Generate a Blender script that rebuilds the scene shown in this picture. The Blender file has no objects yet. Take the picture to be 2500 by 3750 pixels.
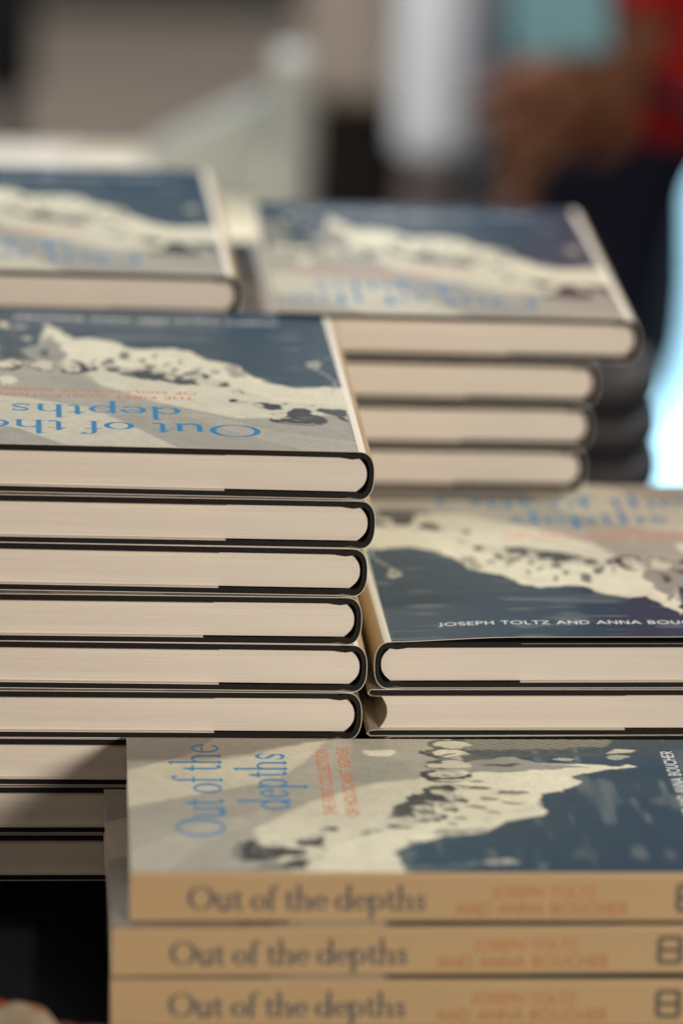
import bpy, bmesh, math, random
import numpy as np
from mathutils import Vector, Matrix, Euler
R = math.radians
random.seed(7)
scn = bpy.context.scene
COL = scn.collection

# ------------------------------------------------------------------ camera
cd = bpy.data.cameras.new('camera'); cam = bpy.data.objects.new('camera', cd); COL.objects.link(cam)
cam.matrix_world = Matrix.Translation((0, -1.7432, 0.644)) @ Matrix.Rotation(R(90 - 15.6285), 4, 'X') @ Matrix.Rotation(R(1.2809), 4, 'Z')
cd.sensor_fit = 'VERTICAL'; cd.sensor_height = 36.0; cd.sensor_width = 24.0
cd.lens = 159.1
cd.clip_start = 0.05; cd.clip_end = 60
cd.dof.use_dof = True; cd.dof.focus_distance = 1.825; cd.dof.aperture_fstop = 3.5; cd.dof.aperture_blades = 0
scn.camera = cam
# ------------------------------------------------------------------ world
w = bpy.data.worlds.new('World'); scn.world = w; w.use_nodes = True
bg = w.node_tree.nodes['Background']; bg.inputs['Color'].default_value = (0.62, 0.72, 0.85, 1); bg.inputs['Strength'].default_value = 0.045
# ------------------------------------------------------------------ lamps
def area(name, loc, target, size, power, color, sy=None):
    l = bpy.data.lights.new(name, 'AREA'); o = bpy.data.objects.new(name, l); COL.objects.link(o)
    l.energy = power; l.color = color; l.size = size
    if sy: l.shape = 'RECTANGLE'; l.size_y = sy
    o.location = loc
    o.rotation_euler = (Vector(target) - Vector(loc)).to_track_quat('-Z', 'Y').to_euler()
    return o
area('ceiling_spot_behind', (1.30, 0.78, 2.60), (0, 0, .1), .16, 62, (1.0, .92, .75))
area('cool_fill_right', (2.3, 1.7, 2.3), (0.1, 0.1, .1), .7, 20, (.62, .82, 1.0))  # added cool fill to brighten the tops of the rear books
area('far_window', (1.25, 5.8, 1.9), (0, 0, .1), 1.1, 13, (.62, .82, 1.0), 1.2)
area('front_lamp', (1.15, -2.30, .70), (0.05, 0, .08), .42, 54, (1.0, .86, .74))
area('room_lamp_left', (-1.9, -1.5, .75), (0.0, 0.1, .1), .9, 8, (1.0, .78, .60))
area('people_fill', (-0.75, 1.15, 1.5), (0.15, 2.7, -.2), .5, 39, (.95, .97, 1.0))  # added fill that brightens the background people, no fixture there
area('carpet_fill', (-0.4, 4.9, 2.3), (-.3, 6.0, -.74), .6, 74, (1.0, .95, .90))  # added fill for the far carpet, not a real fixture
scn.view_settings.view_transform = 'Standard'; scn.view_settings.look = 'None'
scn.view_settings.exposure = -0.14; scn.view_settings.gamma = 1.0
scn.cycles.use_denoising = True
scn.cycles.max_bounces = 8

# ------------------------------------------------------------------ materials
def mat(name, col, rough=.6, spec=.5, noise=None, coat=0, bump=None, emit=None, sheen=0):
    m = bpy.data.materials.new(name); m.use_nodes = True
    nt = m.node_tree; b = nt.nodes['Principled BSDF']
    b.inputs['Base Color'].default_value = (*col, 1); b.inputs['Roughness'].default_value = rough
    b.inputs['Specular IOR Level'].default_value = spec
    b.inputs['Coat Weight'].default_value = coat; b.inputs['Coat Roughness'].default_value = .18
    if sheen: b.inputs['Sheen Weight'].default_value = sheen
    tc = nt.nodes.new('ShaderNodeTexCoord')
    if noise:
        sc, amt = noise
        n = nt.nodes.new('ShaderNodeTexNoise'); n.inputs['Scale'].default_value = sc; n.inputs['Detail'].default_value = 6
        nt.links.new(tc.outputs['Object'], n.inputs['Vector'])
        mx = nt.nodes.new('ShaderNodeMix'); mx.data_type = 'RGBA'
        mx.inputs[6].default_value = (*[c * (1 - amt) for c in col], 1); mx.inputs[7].default_value = (*[min(1, c * (1 + amt)) for c in col], 1)
        nt.links.new(n.outputs['Fac'], mx.inputs[0]); nt.links.new(mx.outputs[2], b.inputs['Base Color'])
    if bump:
        sc, st = bump
        n2 = nt.nodes.new('ShaderNodeTexNoise'); n2.inputs['Scale'].default_value = sc; n2.inputs['Detail'].default_value = 4
        nt.links.new(tc.outputs['Object'], n2.inputs['Vector'])
        bp = nt.nodes.new('ShaderNodeBump'); bp.inputs['Strength'].default_value = st; bp.inputs['Distance'].default_value = .001
        nt.links.new(n2.outputs['Fac'], bp.inputs['Height']); nt.links.new(bp.outputs['Normal'], b.inputs['Normal'])
    if emit:
        b.inputs['Emission Color'].default_value = (*emit[0], 1); b.inputs['Emission Strength'].default_value = emit[1]
    return m

def page_mat():
    m = mat('page_edges', (.74, .67, .61), .75, .25)
    nt = m.node_tree; b = nt.nodes['Principled BSDF']
    tc = nt.nodes.new('ShaderNodeTexCoord'); mp = nt.nodes.new('ShaderNodeMapping')
    mp.inputs['Scale'].default_value = (14, 14, 5200)
    nt.links.new(tc.outputs['Object'], mp.inputs['Vector'])
    n = nt.nodes.new('ShaderNodeTexNoise'); n.inputs['Scale'].default_value = 1.0; n.inputs['Detail'].default_value = 3
    nt.links.new(mp.outputs['Vector'], n.inputs['Vector'])
    n3 = nt.nodes.new('ShaderNodeTexNoise'); n3.inputs['Scale'].default_value = 35; n3.inputs['Detail'].default_value = 4
    nt.links.new(tc.outputs['Object'], n3.inputs['Vector'])
    r = nt.nodes.new('ShaderNodeValToRGB')
    r.color_ramp.elements[0].position = .25; r.color_ramp.elements[0].color = (.62, .57, .50, 1)
    r.color_ramp.elements[1].position = .62; r.color_ramp.elements[1].color = (.80, .755, .675, 1)
    nt.links.new(n.outputs['Fac'], r.inputs['Fac'])
    mx = nt.nodes.new('ShaderNodeMix'); mx.data_type = 'RGBA'; mx.blend_type = 'MULTIPLY'; mx.inputs[0].default_value = .35
    nt.links.new(r.outputs['Color'], mx.inputs[6]); nt.links.new(n3.outputs['Fac'], mx.inputs[7])
    hs = nt.nodes.new('ShaderNodeMix'); hs.data_type = 'RGBA'; hs.inputs[0].default_value = .35
    nt.links.new(r.outputs['Color'], hs.inputs[6]); hs.inputs[7].default_value = (.76, .715, .63, 1)
    nt.links.new(hs.outputs[2], b.inputs['Base Color'])
    bp = nt.nodes.new('ShaderNodeBump'); bp.inputs['Strength'].default_value = .35; bp.inputs['Distance'].default_value = .0003
    nt.links.new(n.outputs['Fac'], bp.inputs['Height']); nt.links.new(bp.outputs['Normal'], b.inputs['Normal'])
    return m

def print_mat(name, rough, coat):
    m = bpy.data.materials.new(name); m.use_nodes = True; nt = m.node_tree; b = nt.nodes['Principled BSDF']
    a = nt.nodes.new('ShaderNodeAttribute'); a.attribute_name = 'ink'
    tc = nt.nodes.new('ShaderNodeTexCoord')
    n = nt.nodes.new('ShaderNodeTexNoise'); n.inputs['Scale'].default_value = 900; n.inputs['Detail'].default_value = 2
    nt.links.new(tc.outputs['Object'], n.inputs['Vector'])
    mr = nt.nodes.new('ShaderNodeMapRange'); mr.inputs['To Min'].default_value = .86; mr.inputs['To Max'].default_value = 1.14
    nt.links.new(n.outputs['Fac'], mr.inputs['Value'])
    vm = nt.nodes.new('ShaderNodeVectorMath'); vm.operation = 'SCALE'
    nt.links.new(a.outputs['Color'], vm.inputs[0]); nt.links.new(mr.outputs['Result'], vm.inputs['Scale'])
    nt.links.new(vm.outputs['Vector'], b.inputs['Base Color'])
    n2 = nt.nodes.new('ShaderNodeTexNoise'); n2.inputs['Scale'].default_value = 28; n2.inputs['Detail'].default_value = 3
    nt.links.new(tc.outputs['Object'], n2.inputs['Vector'])
    bp = nt.nodes.new('ShaderNodeBump'); bp.inputs['Strength'].default_value = .12; bp.inputs['Distance'].default_value = .002
    nt.links.new(n2.outputs['Fac'], bp.inputs['Height']); nt.links.new(bp.outputs['Normal'], b.inputs['Normal'])
    b.inputs['Roughness'].default_value = rough; b.inputs['Specular IOR Level'].default_value = .24
    b.inputs['Coat Weight'].default_value = coat; b.inputs['Coat Roughness'].default_value = .22
    return m

M = dict(
    pages=page_mat(),
    case=mat('black_case_cloth', (.011, .009, .007), .6, .2, noise=(300, .3), bump=(1500, .2)),
    tan=mat('tan_laminated_paper', (.50, .37, .205), .34, .5, noise=(40, .05), coat=.2),
    paper=mat('white_paper', (.80, .76, .68), .6, .4),
    back=mat('dark_back_cover', (.05, .07, .09), .35, .5, coat=.2),
    ink=print_mat('printed_gloss_cover', .27, .0),
    inkspine=print_mat('printed_spine', .45, .05),
    cloth=mat('black_tablecloth', (.004, .004, .005), .9, .06, noise=(30, .4), bump=(1200, .5)),
    cream=mat('cream_tablecloth', (.60, .54, .41), .8, .2, noise=(8, .06)),
    carpet=mat('taupe_carpet', (.26, .22, .185), .95, .1, noise=(3, .18), bump=(200, .4)),
    skin=mat('skin', (.21, .09, .05), .5, .4, noise=(25, .15)),
    skin2=mat('pale_skin', (.20, .16, .15), .5, .4, noise=(25, .12)),
    hair=mat('dark_hair', (.02, .014, .01), .5, .4),
    red=mat('red_knit', (.28, .005, .006), .85, .2, noise=(30, .15), bump=(300, .5)),
    navy=mat('navy_denim', (.008, .011, .026), .85, .2, noise=(40, .25), bump=(400, .4)),
    black=mat('black_fabric', (.008, .008, .009), .85, .15, noise=(30, .3)),
    white=mat('white_shirt_cotton', (.84, .86, .87), .8, .2, noise=(10, .06)),
    taupe=mat('taupe_wool', (.33, .27, .22), .9, .1, noise=(20, .15)),
    brown=mat('brown_trouser_wool', (.012, .0095, .008), .9, .1, noise=(20, .2)),
    blue=mat('light_blue_plastic', (.10, .24, .28), .45, .5, noise=(12, .1)),
    pale=mat('pale_grey_acrylic', (.36, .39, .37), .45, .5, noise=(10, .05)),
    sofa=mat('navy_upholstery', (.015, .03, .05), .9, .15, noise=(12, .3)),
    metal=mat('dark_metal', (.03, .03, .03), .4, .5),
    window_panel=mat('window_glow', (.1, .1, .1), .4, .3, emit=((.42, .78, 1.0), 3.2)),  # glow stands in for daylight through a window
    red_cloth=mat('patterned_napkin', (.6, .5, .4), .8, .2),
    book_stand_in=mat('shaded_book_black', (.035, .037, .045), .6, .4, noise=(40, .3), bump=(300, .4)),  # dark colour carries the shade on the books it replaces
)
# napkin: cream with rusty patches
nt = M['red_cloth'].node_tree; b = nt.nodes['Principled BSDF']
v = nt.nodes.new('ShaderNodeTexVoronoi'); v.inputs['Scale'].default_value = 55
tcn = nt.nodes.new('ShaderNodeTexCoord'); nt.links.new(tcn.outputs['Object'], v.inputs['Vector'])
cr = nt.nodes.new('ShaderNodeValToRGB'); cr.color_ramp.elements[0].color = (.22, .035, .015, 1); cr.color_ramp.elements[1].color = (.26, .22, .15, 1)
cr.color_ramp.elements[0].position = .35; cr.color_ramp.elements[1].position = .55
nt.links.new(v.outputs['Color'], cr.inputs['Fac']); nt.links.new(cr.outputs['Color'], b.inputs['Base Color'])

# ------------------------------------------------------------------ helpers
def tag(o, label=None, cat=None, group=None, kind=None):
    if label: o['label'] = label
    if cat: o['category'] = cat
    if group: o['group'] = group
    if kind: o['kind'] = kind
    return o
def link(name, me, m=None, parent=None, smooth=False):
    o = bpy.data.objects.new(name, me); COL.objects.link(o)
    if m is not None: me.materials.append(m)
    if parent: o.parent = parent
    if smooth:
        me.polygons.foreach_set('use_smooth', [True] * len(me.polygons))
    return o
def bmobj(name, bm, m, parent=None, smooth=False):
    me = bpy.data.meshes.new(name); bm.normal_update(); bm.to_mesh(me); bm.free()
    return link(name, me, m, parent, smooth)
def empty(name, loc=(0, 0, 0), rz=0):
    o = bpy.data.objects.new(name, None); COL.objects.link(o); o.location = loc; o.rotation_euler = (0, 0, rz)
    o.empty_display_size = .02
    return o
def box(bm, x0, x1, y0, y1, z0, z1, bev=0):
    g = bmesh.ops.create_cube(bm, size=1)
    for vv in g['verts']:
        vv.co = Vector((x0 + (vv.co.x + .5) * (x1 - x0), y0 + (vv.co.y + .5) * (y1 - y0), z0 + (vv.co.z + .5) * (z1 - z0)))
    if bev:
        es = list({e for vv in g['verts'] for e in vv.link_edges})
        bmesh.ops.bevel(bm, geom=es, offset=bev, segments=3, affect='EDGES', profile=.5)
def tube(bm, pts, r, seg=16, caps=True):
    rings = []
    for i, p in enumerate(pts):
        p = Vector(p)
        d = (Vector(pts[min(i + 1, len(pts) - 1)]) - Vector(pts[max(i - 1, 0)])).normalized()
        a = d.orthogonal().normalized(); c = d.cross(a)
        rr = r[i] if isinstance(r, (list, tuple)) else r
        rings.append([bm.verts.new(p + rr * (math.cos(t) * a + math.sin(t) * c)) for t in [2 * math.pi * k / seg for k in range(seg)]])
    for A, B in zip(rings, rings[1:]):
        for k in range(seg): bm.faces.new((A[k], A[(k + 1) % seg], B[(k + 1) % seg], B[k]))
    if caps: bm.faces.new(rings[0][::-1]); bm.faces.new(rings[-1])

# ------------------------------------------------------------------ lettering as stroke fields
def arc(cx, cy, rx, ry, a0, a1, thin, thick, n=22, ph=0.0):
    out = []
    for i in range(n + 1):
        a = math.radians(a0 + (a1 - a0) * i / n)
        hw = thin + (thick - thin) * abs(math.cos(a + ph)) ** 1.5
        out.append((cx + rx * math.cos(a), cy + ry * math.sin(a), hw))
    return out
TH, TK = .022, .058
def st(x, y0, y1, w=TK): return [(x, y0, w), (x, y1, w)]
def serif(x, y, l=.1): return [(x - l, y, TH * .8), (x + l, y, TH * .8)]
SER = {  # cap height 1, x height .6 ; (advance, strokes)
 'O': (1.04, [arc(.5, .5, .43, .46, 0, 360, TH, TK * 1.15, 48)]),
 'u': (.68, [st(.14, .17, .58), arc(.31, .19, .17, .165, 180, 300, TK * .9, TK, 10), st(.52, .05, .58), [(.40, .05, TH), (.52, .2, TH)], serif(.09, .58, .06), serif(.47, .58, .06), serif(.57, .03, .07)]),
 't': (.40, [st(.17, .14, .72, TK * .95), arc(.27, .14, .10, .11, 180, 310, TK * .7, TK * .7, 8), [(.03, .575, TH), (.36, .575, TH)], [(.06, .58, TH), (.17, .73, TH)]]),
 'o': (.64, [arc(.31, .30, .235, .265, 0, 360, TH, TK * 1.1, 36)]),
 'f': (.36, [st(.15, .02, .84, TK * .95), arc(.27, .84, .12, .16, 180, 55, TH, TK * .8, 10), [(.36, .96, .05), (.345, .94, .05)], [(.02, .575, TH), (.32, .575, TH)], serif(.15, .02, .11)]),
 'h': (.70, [st(.15, .02, 1.02), arc(.34, .42, .185, .15, 170, 0, TH, TK, 14), st(.53, .02, .42), serif(.15, .02, .11), serif(.53, .02, .11), serif(.10, 1.01, .07)]),
 'e': (.56, [arc(.29, .30, .22, .265, 12, 315, TH, TK * 1.05, 30), [(.08, .36, TH), (.50, .36, TH)]]),
 'd': (.70, [arc(.28, .30, .215, .265, 35, 325, TH, TK * 1.1, 28), st(.53, .03, 1.02), serif(.48, 1.01, .07), serif(.58, .03, .07), [(.44, .47, TH * 1.2), (.53, .42, TH)], [(.44, .12, TH * 1.2), (.53, .17, TH)]]),
 'p': (.70, [arc(.36, .30, .215, .265, 145, -145, TH, TK * 1.1, 28), st(.14, -.34, .58), serif(.14, -.35, .12), serif(.09, .58, .06)]),
 's': (.47, [arc(.24, .43, .14, .13, 20, 215, TH, TK * .8, 12, 1.2), [(.13, .36, TK * .7), (.34, .23, TK * .9)], arc(.23, .155, .15, .125, 35, -160, TH, TK * .8, 12, 1.2), [(.375, .54, TH), (.385, .44, TH)], [(.075, .15, TH), (.07, .05, TH)]]),
 ' ': (.30, []),
}
q = .052
def L(*p): return [(x, y, q) for x, y in p]
SAN = {
 'T': (.62, [L((.03, .95), (.59, .95)), L((.31, .95), (.31, .05))]), 'H': (.78, [L((.1, .05), (.1, .95)), L((.68, .05), (.68, .95)), L((.1, .5), (.68, .5))]),
 'E': (.58, [L((.52, .95), (.1, .95), (.1, .05), (.52, .05)), L((.1, .52), (.48, .52))]), 'F': (.54, [L((.5, .95), (.1, .95), (.1, .05)), L((.1, .5), (.46, .5))]),
 'I': (.24, [L((.12, .05), (.12, .95))]), 'L': (.52, [L((.1, .95), (.1, .05), (.48, .05))]), 'N': (.82, [L((.1, .05), (.1, .95), (.72, .05), (.72, .95))]),
 'A': (.78, [L((.03, .05), (.39, .95), (.75, .05)), L((.18, .36), (.6, .36))]), 'Z': (.66, [L((.06, .95), (.6, .95), (.06, .05), (.6, .05))]),
 'O': (1.0, [[(x, y, q) for x, y, _ in arc(.5, .5, .43, .45, 0, 360, 0, 0, 32)]]), 'C': (.86, [[(x, y, q) for x, y, _ in arc(.5, .5, .43, .45, 42, 318, 0, 0, 26)]]),
 'G': (.94, [[(x, y, q) for x, y, _ in arc(.5, .5, .43, .45, 42, 350, 0, 0, 26)], L((.93, .44), (.56, .44))]),
 'U': (.76, [L((.1, .95), (.1, .34)) , [(x, y, q) for x, y, _ in arc(.38, .34, .28, .29, 180, 360, 0, 0, 14)], L((.66, .34), (.66, .95))]),
 'J': (.42, [L((.3, .95), (.3, .2)), [(x, y, q) for x, y, _ in arc(.14, .12, .16, .2, 20, -110, 0, 0, 8)]]),
 'S': (.58, [[(x, y, q) for x, y, _ in arc(.29, .72, .21, .22, 30, 270, 0, 0, 14)], [(x, y, q) for x, y, _ in arc(.29, .28, .22, .23, 90, -150, 0, 0, 14)]]),
 'P': (.6, [L((.1, .05), (.1, .95), (.3, .95)), [(x, y, q) for x, y, _ in arc(.3, .7, .24, .25, 90, -90, 0, 0, 12)], L((.3, .45), (.1, .45))]),
 'R': (.64, [L((.1, .05), (.1, .95), (.3, .95)), [(x, y, q) for x, y, _ in arc(.3, .7, .24, .25, 90, -90, 0, 0, 12)], L((.3, .45), (.1, .45)), L((.3, .45), (.58, .05))]),
 'B': (.64, [L((.1, .5), (.3, .5)), L((.1, .05), (.1, .95), (.3, .95)), [(x, y, q) for x, y, _ in arc(.3, .73, .2, .22, 90, -90, 0, 0, 10)], [(x, y, q) for x, y, _ in arc(.3, .28, .25, .23, 90, -90, 0, 0, 12)], L((.3, .05), (.1, .05))]),
 'D': (.84, [L((.1, .05), (.1, .95), (.34, .95)), [(x, y, q) for x, y, _ in arc(.34, .5, .42, .45, 90, -90, 0, 0, 18)], L((.34, .05), (.1, .05))]),
 ' ': (.34, []),
}
def text_field(font, s, x0, x1, base, cap, X, Y, track=0.0, thin=1.0):
    """coverage 0..1 on the grid X (right, mm), Y (down, mm); text fits between x0 and x1"""
    adv = [font[c][0] + track for c in s]; tot = sum(adv) - track
    sx = (x1 - x0) / tot
    px = abs(X[0, 1] - X[0, 0])
    F = np.zeros_like(X); cur = 0
    for c, a in zip(s, adv):
        gx0, gx1 = x0 + (cur - .25) * sx, x0 + (cur + a + .25) * sx
        cols = np.where((X[0] >= gx0) & (X[0] <= gx1))[0]; rows = np.where((Y[:, 0] > base - 1.2 * cap) & (Y[:, 0] < base + .5 * cap))[0]
        if len(cols) and len(rows):
            sl = np.s_[rows[0]:rows[-1] + 1, cols[0]:cols[-1] + 1]; xx, yy = X[sl], Y[sl]
            D = np.full(xx.shape, 1e3)
            for stx in font[c][1]:
                P = [(x0 + (cur + x) * sx, base - y * cap, hw * cap * thin) for x, y, hw in stx]
                for (ax, ay, ah), (bx, by, bh) in zip(P, P[1:]):
                    dx, dy = bx - ax, by - ay; l2 = dx * dx + dy * dy + 1e-12
                    t = np.clip(((xx - ax) * dx + (yy - ay) * dy) / l2, 0, 1)
                    d = np.hypot(xx - ax - t * dx, yy - ay - t * dy) - (ah + t * (bh - ah))
                    D = np.minimum(D, d)
            F[sl] = np.maximum(F[sl], np.clip(.5 - D / px, 0, 1))
        cur += a
    return F
def poly_field(P, X, Y, soft=0):
    inside = np.zeros(X.shape, bool); n = len(P)
    for i in range(n):
        x1, y1 = P[i]; x2, y2 = P[(i + 1) % n]
        c = ((y1 > Y) != (y2 > Y)) & (X < (x2 - x1) * (Y - y1) / ((y2 - y1) + 1e-12) + x1)
        inside ^= c
    F = inside.astype(float)
    for _ in range(int(soft)): F = blur(F)
    return F
def blur(F):
    G = np.pad(F, 1, mode='edge')
    return (G[1:-1, 1:-1] * 2 + G[:-2, 1:-1] + G[2:, 1:-1] + G[1:-1, :-2] + G[1:-1, 2:]) / 6
def vnoise(X, Y, sc, seed):
    rs = np.random.RandomState(seed); g = rs.rand(64, 64); x = X / sc; y = Y / sc
    xi, yi = np.floor(x).astype(int), np.floor(y).astype(int); fx, fy = x - xi, y - yi
    fx = fx * fx * (3 - 2 * fx); fy = fy * fy * (3 - 2 * fy)
    G = lambda a, b_: g[a % 64, b_ % 64]
    return (G(xi, yi) * (1 - fx) + G(xi + 1, yi) * fx) * (1 - fy) + (G(xi, yi + 1) * (1 - fx) + G(xi + 1, yi + 1) * fx) * fy

ART = {  # outlines on the cover: u from the spine, v from the head
 'hair1': [(0.222, 0.197), (0.207, 0.217), (0.193, 0.195), (0.18, 0.224), (0.171, 0.248), (0.155, 0.273), (0.126, 0.28), (0.11, 0.267), (0.104, 0.239), (0.077, 0.212), (0.076, 0.184), (0.091, 0.171), (0.156, 0.183), (0.204, 0.178)],
 'ring1': [(0.219, 0.174), (0.157, 0.169), (0.095, 0.159), (0.076, 0.179), (0.072, 0.203), (0.077, 0.184), (0.093, 0.171), (0.156, 0.18), (0.211, 0.184)],
 'dark2': [(0.255, 0.3), (0.236, 0.314), (0.208, 0.318), (0.181, 0.301), (0.187, 0.269), (0.218, 0.269), (0.238, 0.282)],
 'face2': [(0.251, 0.3), (0.233, 0.308), (0.223, 0.297), (0.228, 0.278), (0.242, 0.285)],
 'eye': [(0.316, 0.337), (0.305, 0.342), (0.291, 0.329), (0.294, 0.32), (0.31, 0.318)],
 'line1': [(0.306, 0.379), (0.286, 0.406), (0.263, 0.378), (0.274, 0.374), (0.287, 0.396)],
 'collar': [(0.085, 0.288), (0.018, 0.274), (0.019, 0.193), (0.063, 0.242), (0.099, 0.268), (0.091, 0.278)],
 't1': [(0.182, 0.305), (0.167, 0.321), (0.156, 0.307), (0.17, 0.304)],
 't2': [(0.116, 0.3), (0.103, 0.308), (0.091, 0.302)],
 'hair3': [(0.42, 0.513), (0.401, 0.521), (0.37, 0.51), (0.348, 0.486), (0.364, 0.473), (0.39, 0.471), (0.407, 0.474), (0.425, 0.486)],
 'band3': [(0.455, 0.45), (0.423, 0.438), (0.388, 0.443), (0.39, 0.435), (0.424, 0.428), (0.456, 0.438)],
 'head4': [(0.388, 0.431), (0.369, 0.46), (0.336, 0.477), (0.311, 0.464), (0.308, 0.424), (0.329, 0.409), (0.368, 0.413)],
 'dark4': [(0.342, 0.426), (0.324, 0.458), (0.311, 0.465), (0.309, 0.429), (0.322, 0.413), (0.339, 0.417)],
 'knot': [(0.313, 0.581), (0.289, 0.588), (0.275, 0.574), (0.273, 0.548), (0.258, 0.529), (0.265, 0.493), (0.292, 0.485), (0.308, 0.52)],
 'shade': [(0.225, 0.47), (0.206, 0.479), (0.188, 0.463), (0.198, 0.449), (0.219, 0.454)],
 'hand': [(0.089, 0.604), (0.067, 0.626), (0.051, 0.606), (0.054, 0.585), (0.067, 0.564), (0.083, 0.576)],
 'arm': [(0.058, 0.564), (0.042, 0.54), (0.026, 0.48), (0.026, 0.43), (0.05, 0.378), (0.034, 0.439), (0.034, 0.49), (0.05, 0.539), (0.063, 0.554)],
 'bandA': [(0.593, 0.493), (0.578, 0.479), (0.516, 0.457), (0.421, 0.424), (0.42, 0.446), (0.465, 0.474), (0.511, 0.492), (0.535, 0.524), (0.555, 0.507), (0.549, 0.487), (0.572, 0.476)],
 'b1': [(0.531, 0.558), (0.518, 0.57), (0.496, 0.563), (0.51, 0.537), (0.528, 0.545)],
 'b2': [(0.459, 0.537), (0.443, 0.547), (0.429, 0.534), (0.441, 0.52), (0.457, 0.523)],
 'ringC': [(0.759, 0.523), (0.74, 0.497), (0.715, 0.489), (0.679, 0.504), (0.684, 0.546), (0.692, 0.578), (0.733, 0.583), (0.72, 0.575), (0.705, 0.563), (0.699, 0.527), (0.709, 0.504), (0.734, 0.507), (0.746, 0.524)],
 'faceC': [(0.748, 0.524), (0.739, 0.551), (0.72, 0.569), (0.705, 0.561), (0.7, 0.527), (0.709, 0.507), (0.734, 0.507)],
 'vdark': [(0.636, 0.528), (0.627, 0.596), (0.618, 0.613), (0.604, 0.593), (0.611, 0.57), (0.594, 0.553), (0.594, 0.51), (0.627, 0.504)],
 'gapd': [(0.588, 0.668), (0.574, 0.663), (0.572, 0.628), (0.564, 0.606), (0.593, 0.612)],
 'faceD': [(0.658, 0.539), (0.642, 0.554), (0.636, 0.532), (0.633, 0.506), (0.652, 0.506)],
 'ringL': [(0.909, 0.501), (0.884, 0.497), (0.86, 0.515), (0.859, 0.538), (0.875, 0.559), (0.891, 0.562), (0.878, 0.55), (0.868, 0.532), (0.878, 0.512), (0.909, 0.507)],
 'faceL2': [(0.815, 0.536), (0.806, 0.562), (0.783, 0.566), (0.771, 0.544), (0.774, 0.517), (0.796, 0.509)],
 'ringL2': [(0.817, 0.535), (0.809, 0.51), (0.784, 0.505), (0.752, 0.519), (0.774, 0.514), (0.799, 0.509)],
 'greyfig': [(0.856, 0.661), (0.831, 0.689), (0.805, 0.698), (0.776, 0.79), (0.76, 0.724), (0.738, 0.652), (0.736, 0.583), (0.774, 0.571), (0.815, 0.571), (0.834, 0.612)],
 'darkfig': [(0.809, 0.665), (0.789, 0.671), (0.783, 0.63), (0.785, 0.598), (0.796, 0.615), (0.805, 0.646)],
 'darkleft': [(0.892, 0.79), (0.87, 0.82), (0.86, 0.698), (0.856, 0.652), (0.815, 0.571), (0.872, 0.577), (0.891, 0.612), (0.882, 0.705)],
 'body1': [(0.773, 0.809), (0.744, 0.773), (0.712, 0.705), (0.686, 0.721), (0.673, 0.741), (0.657, 0.728), (0.638, 0.715), (0.591, 0.686), (0.589, 0.645), (0.605, 0.625), (0.625, 0.615), (0.636, 0.541), (0.648, 0.558), (0.68, 0.511), (0.689, 0.573), (0.733, 0.593), (0.738, 0.661), (0.767, 0.743)],
 'lump': [(0.853, 0.75), (0.841, 0.767), (0.828, 0.752), (0.834, 0.733), (0.849, 0.734)],
 'lump2': [(0.877, 0.834), (0.86, 0.855), (0.838, 0.842), (0.847, 0.817), (0.867, 0.822)],
 'moon': [(0.908, 0.463), (0.884, 0.462), (0.862, 0.444), (0.862, 0.418), (0.883, 0.406), (0.908, 0.404)],
 'skyband': [(0.799, 0.475), (0.681, 0.493), (0.642, 0.399), (0.674, 0.362), (0.735, 0.392), (0.852, 0.401), (0.859, 0.453)],
}
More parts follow.
